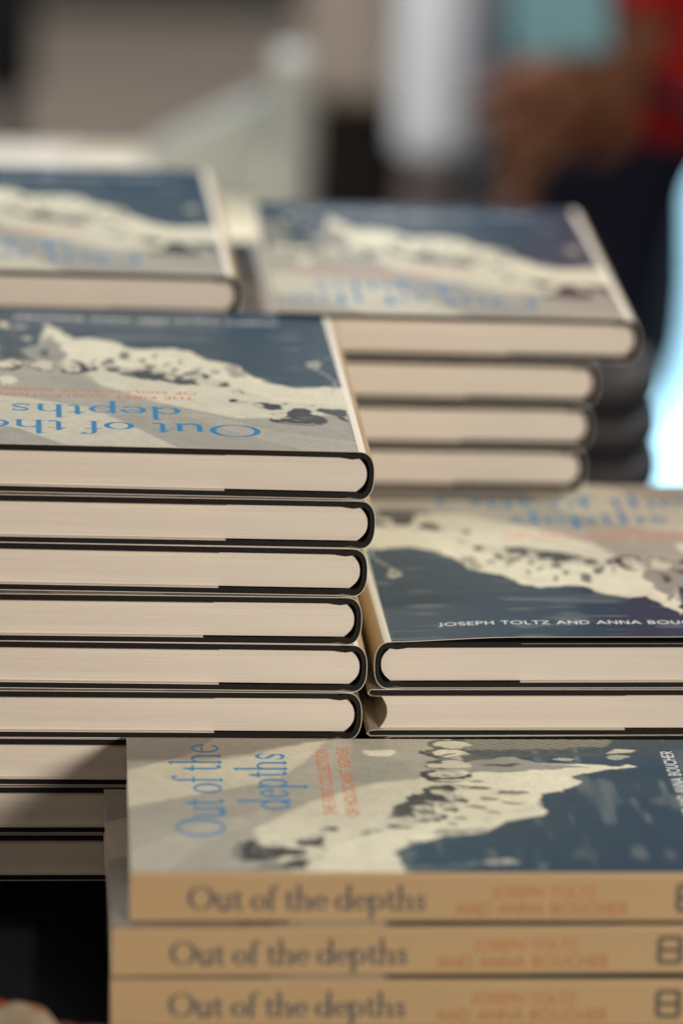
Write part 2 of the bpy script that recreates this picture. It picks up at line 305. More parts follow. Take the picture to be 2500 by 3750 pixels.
def cover_art(Wm, Hm, hard, step):
    nx, ny = int(Wm / step) + 1, int(Hm / step) + 1
    X, Y = np.meshgrid(np.linspace(0, Wm, nx), np.linspace(0, Hm, ny))       # mm, Y down from the head
    u, v_ = X / Wm, Y / Hm
    # ragged edges
    jx = (vnoise(X, Y, 5, 1) - .5) * .014 + (vnoise(X, Y, 2, 2) - .5) * .008
    jy = (vnoise(X, Y, 5, 3) - .5) * .016 + (vnoise(X, Y, 2, 4) - .5) * .008
    U, V = u + jx, v_ + jy
    S = ART
    img = np.zeros((ny, nx, 3)); img[:] = (.355, .345, .305)
    n1 = vnoise(X, Y, 30, 5)
    def put(F, c, a=1.0):
        F = (F * a)[..., None]; img[:] = img * (1 - F) + np.array(c) * F
    def P(k, c, a=1.0, soft=0, jit=True):
        put(poly_field(S[k], U if jit else u, V if jit else v_, soft), c, a)
    def ell(cx, cy, rx, ry, c, a=1, rot=0):
        dx, dy = (U - cx) * Wm, (V - cy) * Hm
        co, si = math.cos(rot), math.sin(rot)
        e = np.hypot((dx * co + dy * si) / rx, (-dx * si + dy * co) / ry)
        put(np.clip((1 - e) * min(rx, ry) / step + .5, 0, 1), c, a)
    put(np.clip((v_ - .15) * 2.5, 0, 1) * (n1 * .35 + .45), (.50, .475, .39))
    # pale diagonal folds in the sky
    put(poly_field([(.45, -.02), (.57, .13), (.67, .25), (.81, .30), (1.05, .36), (1.05, .17), (.86, .10), (.72, -.02)], u, v_, 3), (.62, .59, .48), .8)
    put(poly_field([(-.1, -.02), (.12, -.02), (.3, .10), (.45, .22), (.40, .24), (.2, .12), (-.1, .03)], u, v_, 5), (.48, .46, .40), .5)
    put(poly_field([(-.05, .27), (.10, .23), (.30, .20), (.50, .30), (.66, .42), (.72, .52), (.5, .52), (.3, .46), (-.05, .44)], u, v_, 16), (.70, .67, .54), .9)
    P('skyband', (.33, .33, .29), .75, 5, False)
    put(poly_field([(.68, .36), (1.05, .37), (1.05, .56), (.70, .53)], u, v_, 8), (.36, .35, .30), .6)
    P('moon', (.74, .71, .57), 1, 2)
    low = [(-.05, .44), (.027, .424), (.062, .433), (.134, .423), (.189, .449), (.238, .478), (.256, .50), (.262, .529), (.273, .575), (.309, .595), (.356, .615),
           (.41, .682), (.443, .686), (.51, .684), (.567, .687), (.589, .72), (.62, .74), (.665, .764), (.711, .74), (.736, .786), (.775, .835), (.80, .80), (.81, .70), (.86, .60), (.93, .56), (1.05, .56), (1.05, 1.05), (-.05, 1.05)]
    LF = poly_field(low, u, v_, 1)
    put(LF, (.007, .045, .086))
    streak = vnoise(X * .35, Y * 1.6, 7, 8) * .5 + vnoise(X, Y * .25, 4, 9) * .5
    put(LF * (.15 + .5 * streak) * np.clip(1.25 - v_ * 1.15, 0, 1), (.03, .095, .14), .7)
    put(LF * np.clip(vnoise(X * .3, Y * 1.8, 6, 33) - .72, 0, 1) * 3, (.16, .20, .22), .8)
    put(LF * np.clip(1 - np.abs(v_ - .60) * 4, 0, 1) * np.clip(1 - np.abs(u - .35) * 2.4, 0, 1), (.06, .085, .095), .4)
    crowd = [(-.05, .30), (.02, .30), (.10, .32), (.2, .33), (.3, .42), (.36, .45), (.44, .46), (.52, .49), (.6, .50), (.7, .52), (.74, .55), (.78, .66), (.80, .80), (.775, .835), (.736, .786),
             (.711, .745), (.665, .764), (.62, .74), (.589, .72), (.567, .685), (.51, .684), (.443, .69), (.41, .682), (.356, .615), (.309, .595), (.273, .575), (.256, .52), (.189, .449), (.134, .423), (.062, .433), (-.05, .44)]
    CF = poly_field(crowd, U, V, 1)
    put(CF, (.76, .73, .58))
    put(CF * np.clip(vnoise(X, Y * .8, 5, 12) - .70, 0, 1) * 2.0, (.52, .50, .41), .6)
    DK, MD, FC = (.030, .042, .050), (.16, .17, .155), (.62, .59, .48)
    # right-hand group
    P('darkleft', (.05, .07, .08), .9, 1); P('greyfig', (.30, .30, .27)); P('darkfig', DK, .85, 1)
    put(poly_field([(.90, .57), (1.02, .57), (1.02, .84), (.93, .82), (.90, .70)], U, V, 1), (.08, .095, .09), .8)
    put(poly_field([(.915, .58), (1.02, .58), (1.02, .84), (.94, .82), (.92, .70)], U, V, 1) * (np.sin(X * 2.6 + Y * 1.1) > .25), (.50, .48, .38), .7)
    put(poly_field([(.885, .82), (.925, .84), (.915, .875), (.895, .865)], u, v_, 1), (.60, .56, .42))
    P('lump', (.42, .41, .35)); P('lump2', (.36, .36, .32))
    P('body1', (.76, .73, .58)); P('gapd', DK, .8, 1); P('vdark', DK, .85, 1); P('faceD', FC, .8)
    ell(.70, .535, 7.2, 8.6, DK, .9); ell(.702, .545, 5.4, 6.8, FC); ell(.80, .545, 6.4, 8.2, DK, .85); ell(.80, .553, 5.0, 6.6, FC); ell(.885, .54, 6.5, 7.6, DK, .85); ell(.885, .548, 5.0, 6.2, (.70, .67, .53)); ell(.955, .55, 6.5, 8, DK, .8); ell(.955, .56, 5, 6.5, FC)
    P('ringL', DK); P('faceL2', FC); P('ringL2', DK, .8)
    P('faceC', FC); P('ringC', DK)
    ell(.715, .535, 1.6, 1.0, MD, .8); ell(.72, .552, 1.0, 1.6, MD, .6)
    put(poly_field([(.71, .74), (.735, .73), (.80, .86), (.785, .87)], U, V, 1), (.74, .71, .56))
    # middle heads: hair caps, faces, eyes
    P('bandA', DK); P('hair3', DK, .95); P('band3', MD, .9); P('b1', DK, .9); P('b2', DK, .9)
    put(poly_field([(.335, .435), (.37, .425), (.44, .435), (.52, .465), (.61, .505), (.62, .55), (.56, .535), (.50, .53), (.43, .50), (.37, .49)], U, V, 1), (.05, .06, .062), .9)
    for cx, cy, s_, hr in [(.575, .525, .95, 1), (.543, .535, .85, 0), (.487, .515, 1.05, 1), (.455, .485, .8, 0), (.405, .48, 1.15, 1), (.372, .455, .8, 0), (.615, .56, .7, 1)]:
        ell(cx, cy, 4.6 * s_, 5.4 * s_, FC); ell(cx - .004, cy - .021, 5.0 * s_, 2.3 * s_, DK, .95, -.2)
        if hr: ell(cx + .026 * s_, cy + .002, 1.4 * s_, 4.6 * s_, DK, .8, .3)
        ell(cx - .009 * s_, cy + .002, 1.1 * s_, .8 * s_, DK, .7); ell(cx + .008 * s_, cy + .002, 1.0 * s_, .7 * s_, DK, .7); ell(cx, cy + .016 * s_, 1.4 * s_, .7 * s_, MD, .7)
    for cx, cy, rx, ry in [(.53, .60, 1.6, 4), (.47, .575, 1.4, 5), (.43, .60, 1.2, 3), (.578, .635, 2.4, 6), (.385, .545, 1.6, 3.5), (.345, .53, 2, 2.4), (.66, .585, 1.4, 3.6), (.50, .635, 1.1, 5)]: ell(cx, cy, rx, ry, MD, .8, .2)
    # left-hand couple
    P('head4', FC); P('dark4', DK, .9); ell(.355, .44, 1.5, 1.0, MD, .8); ell(.368, .452, 1.2, .8, MD, .7)
    P('knot', (.40, .38, .32), .9); P('shade', MD, .7, 1)
    for i in range(9): ell(.285 + .012 * math.sin(i * 2.3), .50 + .009 * i, .7, 1.5, MD, .7, i)
    P('line1', MD, .8); P('eye', DK); ell(.285, .312, 2.6, 1.0, MD, .5)
    P('dark2', DK); P('face2', FC, .9); P('hair1', DK); P('ring1', MD, .9)
    ell(.196, .225, 2.4, 5.0, FC, .95, .2); ell(.205, .232, 1.0, .8, DK, .8); ell(.182, .246, 1.2, .8, MD, .9); ell(.175, .212, 1.5, 1.8, (.36, .35, .3), .9)
    for cx, cy in [(.150, .20), (.135, .215), (.12, .225)]: ell(cx, cy, 2.4, .45, (.30, .31, .28), .8, .35)
    P('collar', (.05, .065, .08)); P('t1', DK); P('t2', DK)
    P('hand', (.46, .46, .40), .95); ell(.068, .595, .8, 3, DK, .8, .4); ell(.075, .59, .6, 2.4, DK, .6, -.2); P('arm', (.40, .41, .37), .8)
    ell(.035, .66, 5, 1.6, (.20, .23, .24), .6)
    for _ in range(2): img = np.stack([blur(img[..., c]) for c in range(3)], -1)
    mot = vnoise(X, Y, 9, 21) * .4 + vnoise(X, Y, 3.2, 22) * .35 + vnoise(X, Y, 1.3, 23) * .25
    img *= (.86 + .28 * mot)[..., None]
    img *= (.90 + .20 * np.random.RandomState(8).rand(ny, nx))[..., None]
    # words
    BL = (.0, .20, .46); RD = (.62, .125, .02)
    put(text_field(SER, 'Out of the', .248 * Wm, .955 * Wm, .158 * Hm, .083 * Hm, X, Y), BL)
    put(text_field(SER, 'depths', .445 * Wm, .885 * Wm, .268 * Hm, .083 * Hm, X, Y), BL)
    put(text_field(SAN, 'THE FIRST COLLECTION', .408 * Wm, .915 * Wm, .342 * Hm, .020 * Hm, X, Y, .10, 1.5), RD)
    put(text_field(SAN, 'OF HOLOCAUST SONGS', .398 * Wm, .925 * Wm, .378 * Hm, .020 * Hm, X, Y, .10, 1.5), RD)
    by = .924 if hard else .936
    put(text_field(SAN, 'JOSEPH TOLTZ AND ANNA BOUCHER', (.142 if hard else .165) * Wm, (.875 if hard else .905) * Wm, by * Hm, .021 * Hm, X, Y, .12, 1.25), (.85, .87, .88))
    return img
def spine_art(Lm, Tm, step):
    nx, ny = int(Lm / step) + 1, int(Tm / step) + 1
    X, Y = np.meshgrid(np.linspace(0, Lm, nx), np.linspace(0, Tm, ny))
    img = np.zeros((ny, nx, 3)); img[:] = (.50, .37, .205)
    def put(F, c, a=1.0):
        F = (F * a)[..., None]; img[:] = img * (1 - F) + np.array(c) * F
    put(vnoise(X, Y, 25, 4), (.47, .32, .17), .35)
    put(text_field(SER, 'Out of the depths', 21.5, 110, 14.6, 9.2, X, Y, 0, 1.35), (.06, .085, .11))
    put(text_field(SAN, 'JOSEPH TOLTZ', 134, 173, 9.8, 4.4, X, Y, .1, 1.6), (.48, .20, .08))
    put(text_field(SAN, 'AND ANNA BOUCHER', 121, 185, 16.3, 4.4, X, Y, .1, 1.6), (.42, .19, .08))
    # publisher's block mark: rounded frame with two counters
    def rb(x0, x1, y0, y1, r):
        dx = np.maximum(np.maximum(x0 + r - X, X - x1 + r), 0); dy = np.maximum(np.maximum(y0 + r - Y, Y - y1 + r), 0)
        return np.clip((r - np.hypot(dx, dy)) / step + .5, 0, 1)
    F = rb(203, 213, 4, 15.5, 2.2) * (1 - rb(205, 211, 5.8, 8.9, .8)) * (1 - rb(205, 211, 10.6, 13.7, .8))
    put(F, (.12, .12, .09))
    return img

def grid_mesh(name, img, fn):
    """img rows run head->tail / top->bottom; fn(s, t) gives the local point, s 0..1 along columns, t 0..1 along rows"""
    ny, nx, _ = img.shape
    s, t = np.meshgrid(np.linspace(0, 1, nx), np.linspace(0, 1, ny))
    P = fn(s, t).reshape(-1, 3)
    idx = np.arange(nx * ny).reshape(ny, nx)
    F = np.stack([idx[1:, :-1], idx[1:, 1:], idx[:-1, 1:], idx[:-1, :-1]], -1).reshape(-1, 4)
    me = bpy.data.meshes.new(name)
    me.vertices.add(len(P)); me.vertices.foreach_set('co', P.astype(np.float32).ravel())
    me.loops.add(F.size); me.loops.foreach_set('vertex_index', F.ravel().astype(np.int32))
    me.polygons.add(len(F)); me.polygons.foreach_set('loop_start', np.arange(0, F.size, 4, dtype=np.int32))
    me.polygons.foreach_set('use_smooth', np.ones(len(F), bool))
    me.update(calc_edges=True)
    ca = me.color_attributes.new('ink', 'FLOAT_COLOR', 'POINT')
    c = np.ones((nx * ny, 4), np.float32); c[:, :3] = img.reshape(-1, 3)
    ca.data.foreach_set('color', c.ravel())
    return me

# ------------------------------------------------------------------ hardback book
HW, HH, HT = .164, .240, .02015
def strip(path, thick, y0, y1, facemat=None, zoff=None, ny=1):
    """sweep a polyline (x,z) given a thickness towards its left side along y"""
    n = len(path); outer = [Vector((x, z)) for x, z in path]; inner = []
    for i in range(n):
        a = outer[max(i - 1, 0)]; c = outer[min(i + 1, n - 1)]; d = (c - a)
        d = d.normalized() if d.length > 1e-9 else Vector((1, 0))
        th = thick[i] if isinstance(thick, (list, tuple)) else thick
        inner.append(outer[i] + Vector((-d.y, d.x)) * th)
    bm = bmesh.new(); rows = []
    for j in range(ny + 1):
        y = y0 + (y1 - y0) * j / ny
        dz = (lambda x: zoff(x, y)) if zoff else (lambda x: 0)
        rows.append(([bm.verts.new((p.x, y, p.y + (dz(p.x) if p.y > HT * .45 else 0))) for p in outer], [bm.verts.new((p.x, y, p.y + (dz(p.x) if p.y > HT * .45 else 0))) for p in inner]))
    def q(vs, mi):
        f = bm.faces.new(vs); f.material_index = mi; f.smooth = False; return f
    for (o0, i0), (o1, i1) in zip(rows, rows[1:]):
        for k in range(n - 1):
            mi = facemat(k) if facemat else 0
            q((o0[k], o0[k + 1], o1[k + 1], o1[k]), mi); q((i0[k + 1], i0[k], i1[k], i1[k + 1]), 0)
        q((o0[0], o1[0], i1[0], i0[0]), 0); q((o1[-1], o0[-1], i0[-1], i1[-1]), 0)
    o, i = rows[0]
    for k in range(n - 1): q((o[k + 1], o[k], i[k], i[k + 1]), 0)
    o, i = rows[-1]
    for k in range(n - 1): q((o[k], o[k + 1], i[k + 1], i[k]), 0)
    bmesh.ops.recalc_face_normals(bm, faces=bm.faces)
    return bm
def spine_curve(inset, cx=.0062, rx=.0068, pw=2.5, n=18, lo=0.0, hi=HT):
    h = (hi - lo) / 2 - inset; out = []
    for i in range(n + 1):
        a = math.pi / 2 + math.pi * i / n
        c, s = math.cos(a), math.sin(a)
        x = cx - (rx - inset) * abs(c) ** (2 / pw); z = (lo + hi) / 2 + h * math.copysign(abs(s) ** (2 / pw), s)
        out.append((x, z))
    return out
FLAP = .1055
art_h = cover_art(HW * 1000, HH * 1000, True, .42)
def bow(x, y):      # lifted jacket of the book lying on top of the right stack
    e = min(max((x - .002) / .055, 0), 1); e = e * e * (3 - 2 * e)
    t = max(0, 1 - y / .16)
    return .0020 * e * t
def hardback_parts(bowed=False, wear=0):
    z = bow if bowed else None
    JT = .00022
    # jacket path, counter-clockwise seen from the tail: front flap end -> fore-edge -> front -> spine -> back -> fore-edge -> back flap end
    top = HT; fe = HW + .0006
    nfr = 60
    path = [(fe - FLAP, top - .0030), (fe - .004, top - .0030), (fe - .0012, top - .0027), (fe, top - .0016), (fe - .0010, top - .0003)]
    path += [(fe - .0015 - (fe - .0105) * k / nfr, top) for k in range(nfr)]
    sc = spine_curve(0)
    a = len(path); path += sc; b_ = len(path)
    path += [(.012, .0004), (fe - .0015, 0.0002), (fe, .0012), (fe - .0012, .0026), (fe - .004, .0030), (fe - FLAP + wear, .0030)]
    def fm(k): return 1 if a + 2 <= k < b_ - 2 else (2 if k >= b_ - 1 and k < b_ + 1 else 0)
    bm = strip(path, [.00006] * 3 + [JT] * (len(path) - 3), .0003, HH - .0003, fm, z, 12 if bowed else 1)
    # case (boards and spine in black cloth)
    cp = [(HW - .0012, top - .0003)] + [(.013, top - .0003), (.0105, top - .0007), (.0085, top - .0012), (.0068, top - .0007)]
    cs = spine_curve(.0005, .0062, .0066)
    cp += cs[1:-1]
    cp += [(.0068, .0009), (.0085, .0014), (.0105, .0009), (.013, .0005), (HW - .0012, .0005)]
    nth = len(cp)
    th = [.0024] * 3 + [.0022, .0024] + [.0022 - .0008 * math.sin(math.pi * i / 16) for i in range(len(cs) - 2)] + [.0021, .0016, .0018, .0021, .0021]
    cbm = strip(cp, th, .0006, HH - .0006)
    # page block
    pm = bmesh.new(); lo, hi = .0031, top - .0031; prof = []
    nz = 14
    for i in range(nz + 1):
        t = i / nz * 2 - 1; prof.append((.0024 + .0040 * abs(t) ** 2.4, lo + (hi - lo) * i / nz))
    for i in range(nz + 1):
        t = 1 - i / nz * 2; prof.append((HW - .0048 - .0030 * (1 - t * t), lo + (hi - lo) * (1 - i / nz)))
    A = [pm.verts.new((x, .0024, zz)) for x, zz in prof]; B = [pm.verts.new((x, HH - .0024, zz)) for x, zz in prof]
    pm.faces.new(A); pm.faces.new(B[::-1])
    for k in range(len(prof)): pm.faces.new((A[k], B[k], B[(k + 1) % len(prof)], A[(k + 1) % len(prof)]))
    bmesh.ops.recalc_face_normals(pm, faces=pm.faces)
    # printed front panel
    x0 = .0042
    def fn(s, t):
        x = x0 + (HW - .0004 - x0) * s; y = HH - .0003 - (HH - .0006) * t
        zz = np.full(s.shape, top + .00006) - .0007 * np.clip((.0075 - x) / .0045, 0, 1) ** 2
        if bowed:
            e = np.clip((x - .002) / .055, 0, 1); e = e * e * (3 - 2 * e); zz = zz + .0020 * e * np.maximum(0, 1 - y / .16)
        return np.stack([x, y, zz], -1)
    am = grid_mesh('front_panel', art_h, fn)
    out = []
    me = bpy.data.meshes.new('page_block'); pm.to_mesh(me); pm.free(); me.materials.append(M['pages']); out.append(('page_block', me))
    me = bpy.data.meshes.new('case'); cbm.to_mesh(me); cbm.free(); me.materials.append(M['case']); out.append(('case', me))
    me = bpy.data.meshes.new('dust_jacket'); bm.to_mesh(me); bm.free()
    for k in ('paper', 'tan', 'back'): me.materials.append(M[k])
    out.append(('dust_jacket', me))
    am.materials.append(M['ink']); out.append(('front_panel', am))
    return out
HB = hardback_parts(); HB_bow = hardback_parts(True)
HB_w = hardback_parts(False, .004); HB_w[3][1].materials.clear(); HB_w[3] = HB[3]
def hardback(corner, corner_xyz, rot, label, group, tilt=0, parts=None, sz=1.0):
    """corner: local (x, y) of the book placed at corner_xyz (x, y, z of underside)"""
    o = empty('hardback_book')
    Mx = Matrix.Translation(corner_xyz) @ Matrix.Rotation(rot, 4, 'Z') @ Matrix.Rotation(tilt, 4, 'Y') @ Matrix.Diagonal((1, 1, sz, 1)) @ Matrix.Translation((-corner[0], -corner[1], 0))
    o.matrix_world = Mx
    tag(o, label, 'book', group)
    for nm, me in (parts or HB):
        c = bpy.data.objects.new(nm, me); COL.objects.link(c)
        if nm == 'front_panel': c.parent = o
        else: c.parent = o
    return o

# ------------------------------------------------------------------ paperback book
PW, PH, PT = .156, .234, .0197
art_p = cover_art(PW * 1000, PH * 1000, False, .42)
art_s = spine_art(PH * 1000, PT * 1000, .33)[5:-5]
def paperback_parts():
    ct = .00045; r = .0018
    path = [(PW, PT)] + [(PW - (PW - r) * k / 6, PT) for k in range(1, 7)]
    path += [(r - r * math.sin(R(a)), PT - r + r * math.cos(R(a))) for a in (22, 45, 67, 90)]
    path += [(r - r * math.cos(R(a)), r - r * math.sin(R(a))) for a in (0, 22, 45, 67, 90)] + [(PW, 0)]
    def fm(k): return 1 if 5 <= k < len(path) - 2 else (2 if k == len(path) - 2 else 0)
    bm = strip(path, ct, 0, PH, fm)
    me1 = bpy.data.meshes.new('cover'); bm.to_mesh(me1); bm.free()
    for k in ('paper', 'tan', 'back'): me1.materials.append(M[k])
    pm = bmesh.new(); box(pm, ct + .0002, PW - .0006, .0005, PH - .0005, ct + .0001, PT - ct - .0001)
    me2 = bpy.data.meshes.new('page_block'); pm.to_mesh(me2); pm.free(); me2.materials.append(M['pages'])
    def fn(s, t):
        x = r * .55 + (PW - r * .55) * s; y = PH - PH * t
        zz = np.full(s.shape, PT + .00006) - .0003 * np.clip((r - x) / r, 0, 1) ** 2
        return np.stack([x, y, zz], -1)
    me3 = grid_mesh('front_panel', art_p, fn); me3.materials.append(M['ink'])
    def fs(s, t):
        y = PH - PH * s; zz = (PT - .0016) - (PT - .0032) * t
        xx = np.full(s.shape, -.00006)
        return np.stack([xx, y, zz], -1)
    me4 = grid_mesh('spine_panel', art_s, fs); me4.materials.append(M['inkspine'])
    return [('page_block', me2), ('cover', me1), ('front_panel', me3), ('spine_panel', me4)]
PB = paperback_parts()

# ------------------------------------------------------------------ setting
bm = bmesh.new(); box(bm, -12, 12, -6, 16, -.80, -.74); tag(bmobj('floor', bm, M['carpet']), kind='structure')
tb = empty('display_table', (.1, .05, -.74)); tag(tb, 'long display table under a black cloth with the stacks of books on it', 'table')
bm = bmesh.new()
box(bm, -1.0, .9, -.65, .50, .737, .7395, .001)
# cloth skirt with soft folds
for (ax, ay, bx, by) in [(-1, -.65, .9, -.65), (.9, -.65, .9, .5), (.9, .5, -1, .5), (-1, .5, -1, -.65)]:
    n = 60; prev = None; nx_, ny_ = (by - ay), -(bx - ax); l = math.hypot(nx_, ny_); nx_ /= l; ny_ /= l
    for i in range(n + 1):
        t = i / n; wv = .018 * math.sin(t * 40) * math.sin(math.pi * t)
        px, py = ax + (bx - ax) * t, ay + (by - ay) * t
        a1 = bm.verts.new((px, py, .7385)); a2 = bm.verts.new((px + nx_ * (.01 + wv), py + ny_ * (.01 + wv), .03))
        if prev: bm.faces.new((prev[0], a1, a2, prev[1]))
        prev = (a1, a2)
bmobj('tablecloth', bm, M['cloth'], tb)
bm = bmesh.new(); box(bm, -.97, .87, -.62, .47, .70, .735); bmobj('tabletop', bm, M['metal'], tb)
for sx in (-.9, .8):
    for sy in (-.55, .40):
        bm = bmesh.new(); tube(bm, [(sx, sy, 0), (sx, sy, .70)], .018); bmobj('leg', bm, M['metal'], tb)

# ------------------------------------------------------------------ left front stack: nine hardbacks, heads to the viewer, spines right
T = HT
thA = R(4.09)
# right-hand edge offsets read along the stack (m), from the top book down
offA = [0, .0008, -.0018, -.0036, -.0010, -.0026, -.0030, -.0022, -.0035]
rotA = [0, .4, -.3, .5, -.2, .3, -.3, .2, 0]
ordw = ['topmost', 'second', 'third', 'fourth', 'fifth', 'sixth', 'seventh', 'eighth', 'lowest']
detailA = ['upside-down front cover fully in view', 'cream spine corner poking out', 'just under the poking-out spine', 'level with the right front cover',
           'beside the top right front book', 'level with the front paperback cover', 'just left of the top paperback', 'just left of the second paperback', 'lying on the black cloth']
for k in range(9):
    lev = 8 - k
    dth = R(rotA[k])
    x = .0121 + offA[k]; y = -.0006 + random.uniform(-.0008, .0008) * (k > 0)
    dz = 0
    rot = math.pi + thA + dth
    tilt = -.00245 * (lev + .4)           # flaps make the fore-edge side grow
    hardback((0, HH), (x, y, lev * T + .00015), rot, f"{ordw[k]} hardback of the left front stack, {detailA[k]}", 'hardback books in the left front stack', tilt, HB_w if k == 3 else HB)

# ------------------------------------------------------------------ right front stack: five hardbacks
thC = R(4.6)
detC = ['authors line towards the viewer', 'turned round, fore-edge to the left stack', 'below the turned-round book', 'next to the bottom', 'lying on the cloth']
ordc = ['topmost', 'second', 'third', 'fourth', 'lowest']
for k in range(5):
    lev = 4 - k
    if k == 1:
        hardback((HW, HH), (.0128, .0042, lev * T + .0001), math.pi + thC - R(.4), f"{ordc[k]} hardback of the right front stack, {detC[k]}", 'hardback books in the right front stack')
    else:
        hardback((0, 0), (.0152 + [0, 0, .002, -.001, .001][k], .0045, lev * T + .0001), thC + R([0, 0, .5, -.6, .3][k]), f"{ordc[k]} hardback of the right front stack, {detC[k]}", 'hardback books in the right front stack', 0, HB_bow if k == 0 else HB)

# ------------------------------------------------------------------ right rear stack: nine hardbacks
thB = R(3.69)
offB = [0, -.0180, -.0200, -.0225, -.018, -.012, -.016, -.014, -.016]
detB = ['jutting right, blurred cover in view', 'tan cover strip showing at left', 'bluish spine at its right', 'last one above the front cover',
        'behind the right front pile', 'well down behind the front pile', 'low behind the front pile', 'next to lowest', 'lying on the cloth']
for k in range(9):
    lev = 8 - k
    hardback((0, HH), (.1321 + offB[k], .2414 + random.uniform(-.001, .001), lev * T + .00015), math.pi + thB + R([0, -.6, .4, -.3, .5, -.2, .3, 0, .2][k]),
             f"{ordw[k]} hardback of the right rear stack, {detB[k]}", 'hardback books in the right rear stack', -.00245 * (lev + .4) * .8)

# ------------------------------------------------------------------ left rear stack: nine hardbacks, tops a little lower than ten
thE = R(4.72)
for k in range(10):
    lev = 9 - k
    desc = 'blurred cover in view at far left' if k == 0 else ('a dark sliver below the blurred cover' if k == 1 else 'hidden behind the left front stack')
    hardback((0, HH), (-.0483 + [0, -.002, .001, -.001, .002, 0, -.002, .001, 0, 0][k], .2461 + .0005 * (k % 3) + (.004 if k == 1 else 0), lev * .01965 + .0001), math.pi + thE + R(random.uniform(-.4, .4)) * (k > 0),
             f"{(ordw[:8] + ['ninth', 'lowest'])[k]} hardback of the left rear stack, {desc}", 'hardback books in the left rear stack', -.00245 * (lev + .5), None, .01965 / HT)

# ------------------------------------------------------------------ front stack: three paperbacks, spines to the viewer
def paperback(corner_xyz, rot, label):
    o = empty('paperback_book')
    o.matrix_world = Matrix.Translation(corner_xyz) @ Matrix.Rotation(rot, 4, 'Z') @ Matrix.Translation((0, -PH, 0))
    tag(o, label, 'book', 'paperback books in the front stack')
    for nm, me in PB:
        c = bpy.data.objects.new(nm, me); COL.objects.link(c); c.parent = o
    return o
TP = .01985
paperback((-.0750, -.1680, .0631 - TP + .00015), R(90 + 3.5), 'topmost paperback of the front stack, sideways blue title on its cover')
paperback((-.0812, -.1735, .0631 - 2 * TP + .0000), R(90 + 4.38), 'middle paperback of the front stack, cover strip sticking out at left')
paperback((-.0815, -.1740, .0631 - 3 * TP - .0004), R(90 + 3.6), 'lowest paperback of the front stack, cut by the picture bottom')
bm = bmesh.new(); box(bm, -.07, .17, -.168, -.03, .0, .0028, .001)
tag(bmobj('folded_cloth', bm, M['cloth']), 'folded black cloth pad lying under the three paperbacks', 'cloth')

# crumpled napkin in the near left corner
bm = bmesh.new(); bmesh.ops.create_grid(bm, x_segments=50, y_segments=50, size=.5)
for vv in bm.verts:
    x, y = vv.co.x, vv.co.y
    rr = math.hypot(x, y) * 2
    h = max(0, 1 - rr ** 2) ** .6
    vv.co = Vector((x * .12, y * .09, .0012 + h * (.020 + .005 * math.sin(x * 19 + y * 7) + .004 * math.sin(y * 23 - x * 9)) + .0015 * abs(math.sin(x * 31) * math.sin(y * 27))))
nap = bmobj('napkin', bm, M['red_cloth'], None, True); nap.location = (-.150, -.200, 0); nap.rotation_euler = (0, 0, R(-12))
md = nap.modifiers.new('thickness', 'SOLIDIFY'); md.thickness = .0008
tag(nap, 'crumpled cream and rust red napkin in the near left corner on the black cloth', 'napkin')

# ridged dark stand-in for shaded books behind the right rear stack
bm = bmesh.new()
for k in range(5):
    g = bmesh.ops.create_uvsphere(bm, u_segments=28, v_segments=14, radius=1)
    zc = .014 + k * .0225
    for vv in g['verts']:
        c = vv.co.copy(); c = Vector([math.copysign(abs(t) ** .7, t) for t in c])
        vv.co = Vector((.128 + .032 * c.x * (1 - .03 * k) , .56 - .0 + .045 * c.y, zc + .0135 * c.z))
book_stand_in = bmobj('book_stand_in', bm, M['book_stand_in'], None, True)
tag(book_stand_in, 'dark soft ridges standing in for books in shade behind the right rear stack', 'book_stand_in')
book_stand_in.location = (0, -.10 + .0, 0)

# ------------------------------------------------------------------ second table with a leaflet holder and papers
t2 = empty('side_table', (-.5, 1.35, -.74)); tag(t2, 'side table with a cream cloth behind the left rear stack', 'table')
bm = bmesh.new(); box(bm, -.45, .465, -.20, .185, .728, .7385, .003); box(bm, -.44, .455, -.19, .175, .45, .727, .004); bmobj('tablecloth', bm, M['cream'], t2)
for sx in (-.38, .40):
    for sy in (-.15, .17):
        bm = bmesh.new(); tube(bm, [(sx, sy, 0), (sx, sy, .45)], .016); bmobj('leg', bm, M['metal'], t2)
lh = empty('leaflet_holder', (-.042, 1.35, -.0010)); tag(lh, 'pale grey upright leaflet holder with a sloping side wing on the cream table', 'holder')
bm = bmesh.new(); box(bm, -.012, .0115, -.03, .03, 0, .108, .004); bmobj('upright', bm, M['pale'], lh)
bm = bmesh.new()
pts = [(-.016, .003), (-.016, .076), (-.03, .070), (-.095, .036), (-.10, .030), (-.10, .003)]
A = [bm.verts.new((x, .0, z)) for x, z in pts]; B = [bm.verts.new((x, .045, z)) for x, z in pts]
bm.faces.new(A); bm.faces.new(B[::-1])
for k in range(len(pts)): bm.faces.new((A[k], B[k], B[(k + 1) % len(pts)], A[(k + 1) % len(pts)]))
bmesh.ops.recalc_face_normals(bm, faces=bm.faces); bmobj('side_wing', bm, M['pale'], lh)
for kk, (x, y, r_) in enumerate([(-.15, 1.43, 8), (-.245, 1.47, -5)]):
    bm = bmesh.new()
    for j in range(5): box(bm, -.045 + .001 * j, .045 + .001 * j, -.032, .032, j * .0012 + .0001, j * .0012 + .0011)
    o = bmobj('leaflets', bm, M['paper']); o.location = (x, y, -.0012); o.rotation_euler = (0, 0, R(r_))
    tag(o, ['small pile of cream leaflets nearer the leaflet holder', 'small pile of cream leaflets further left on the cream table'][kk], 'leaflets')

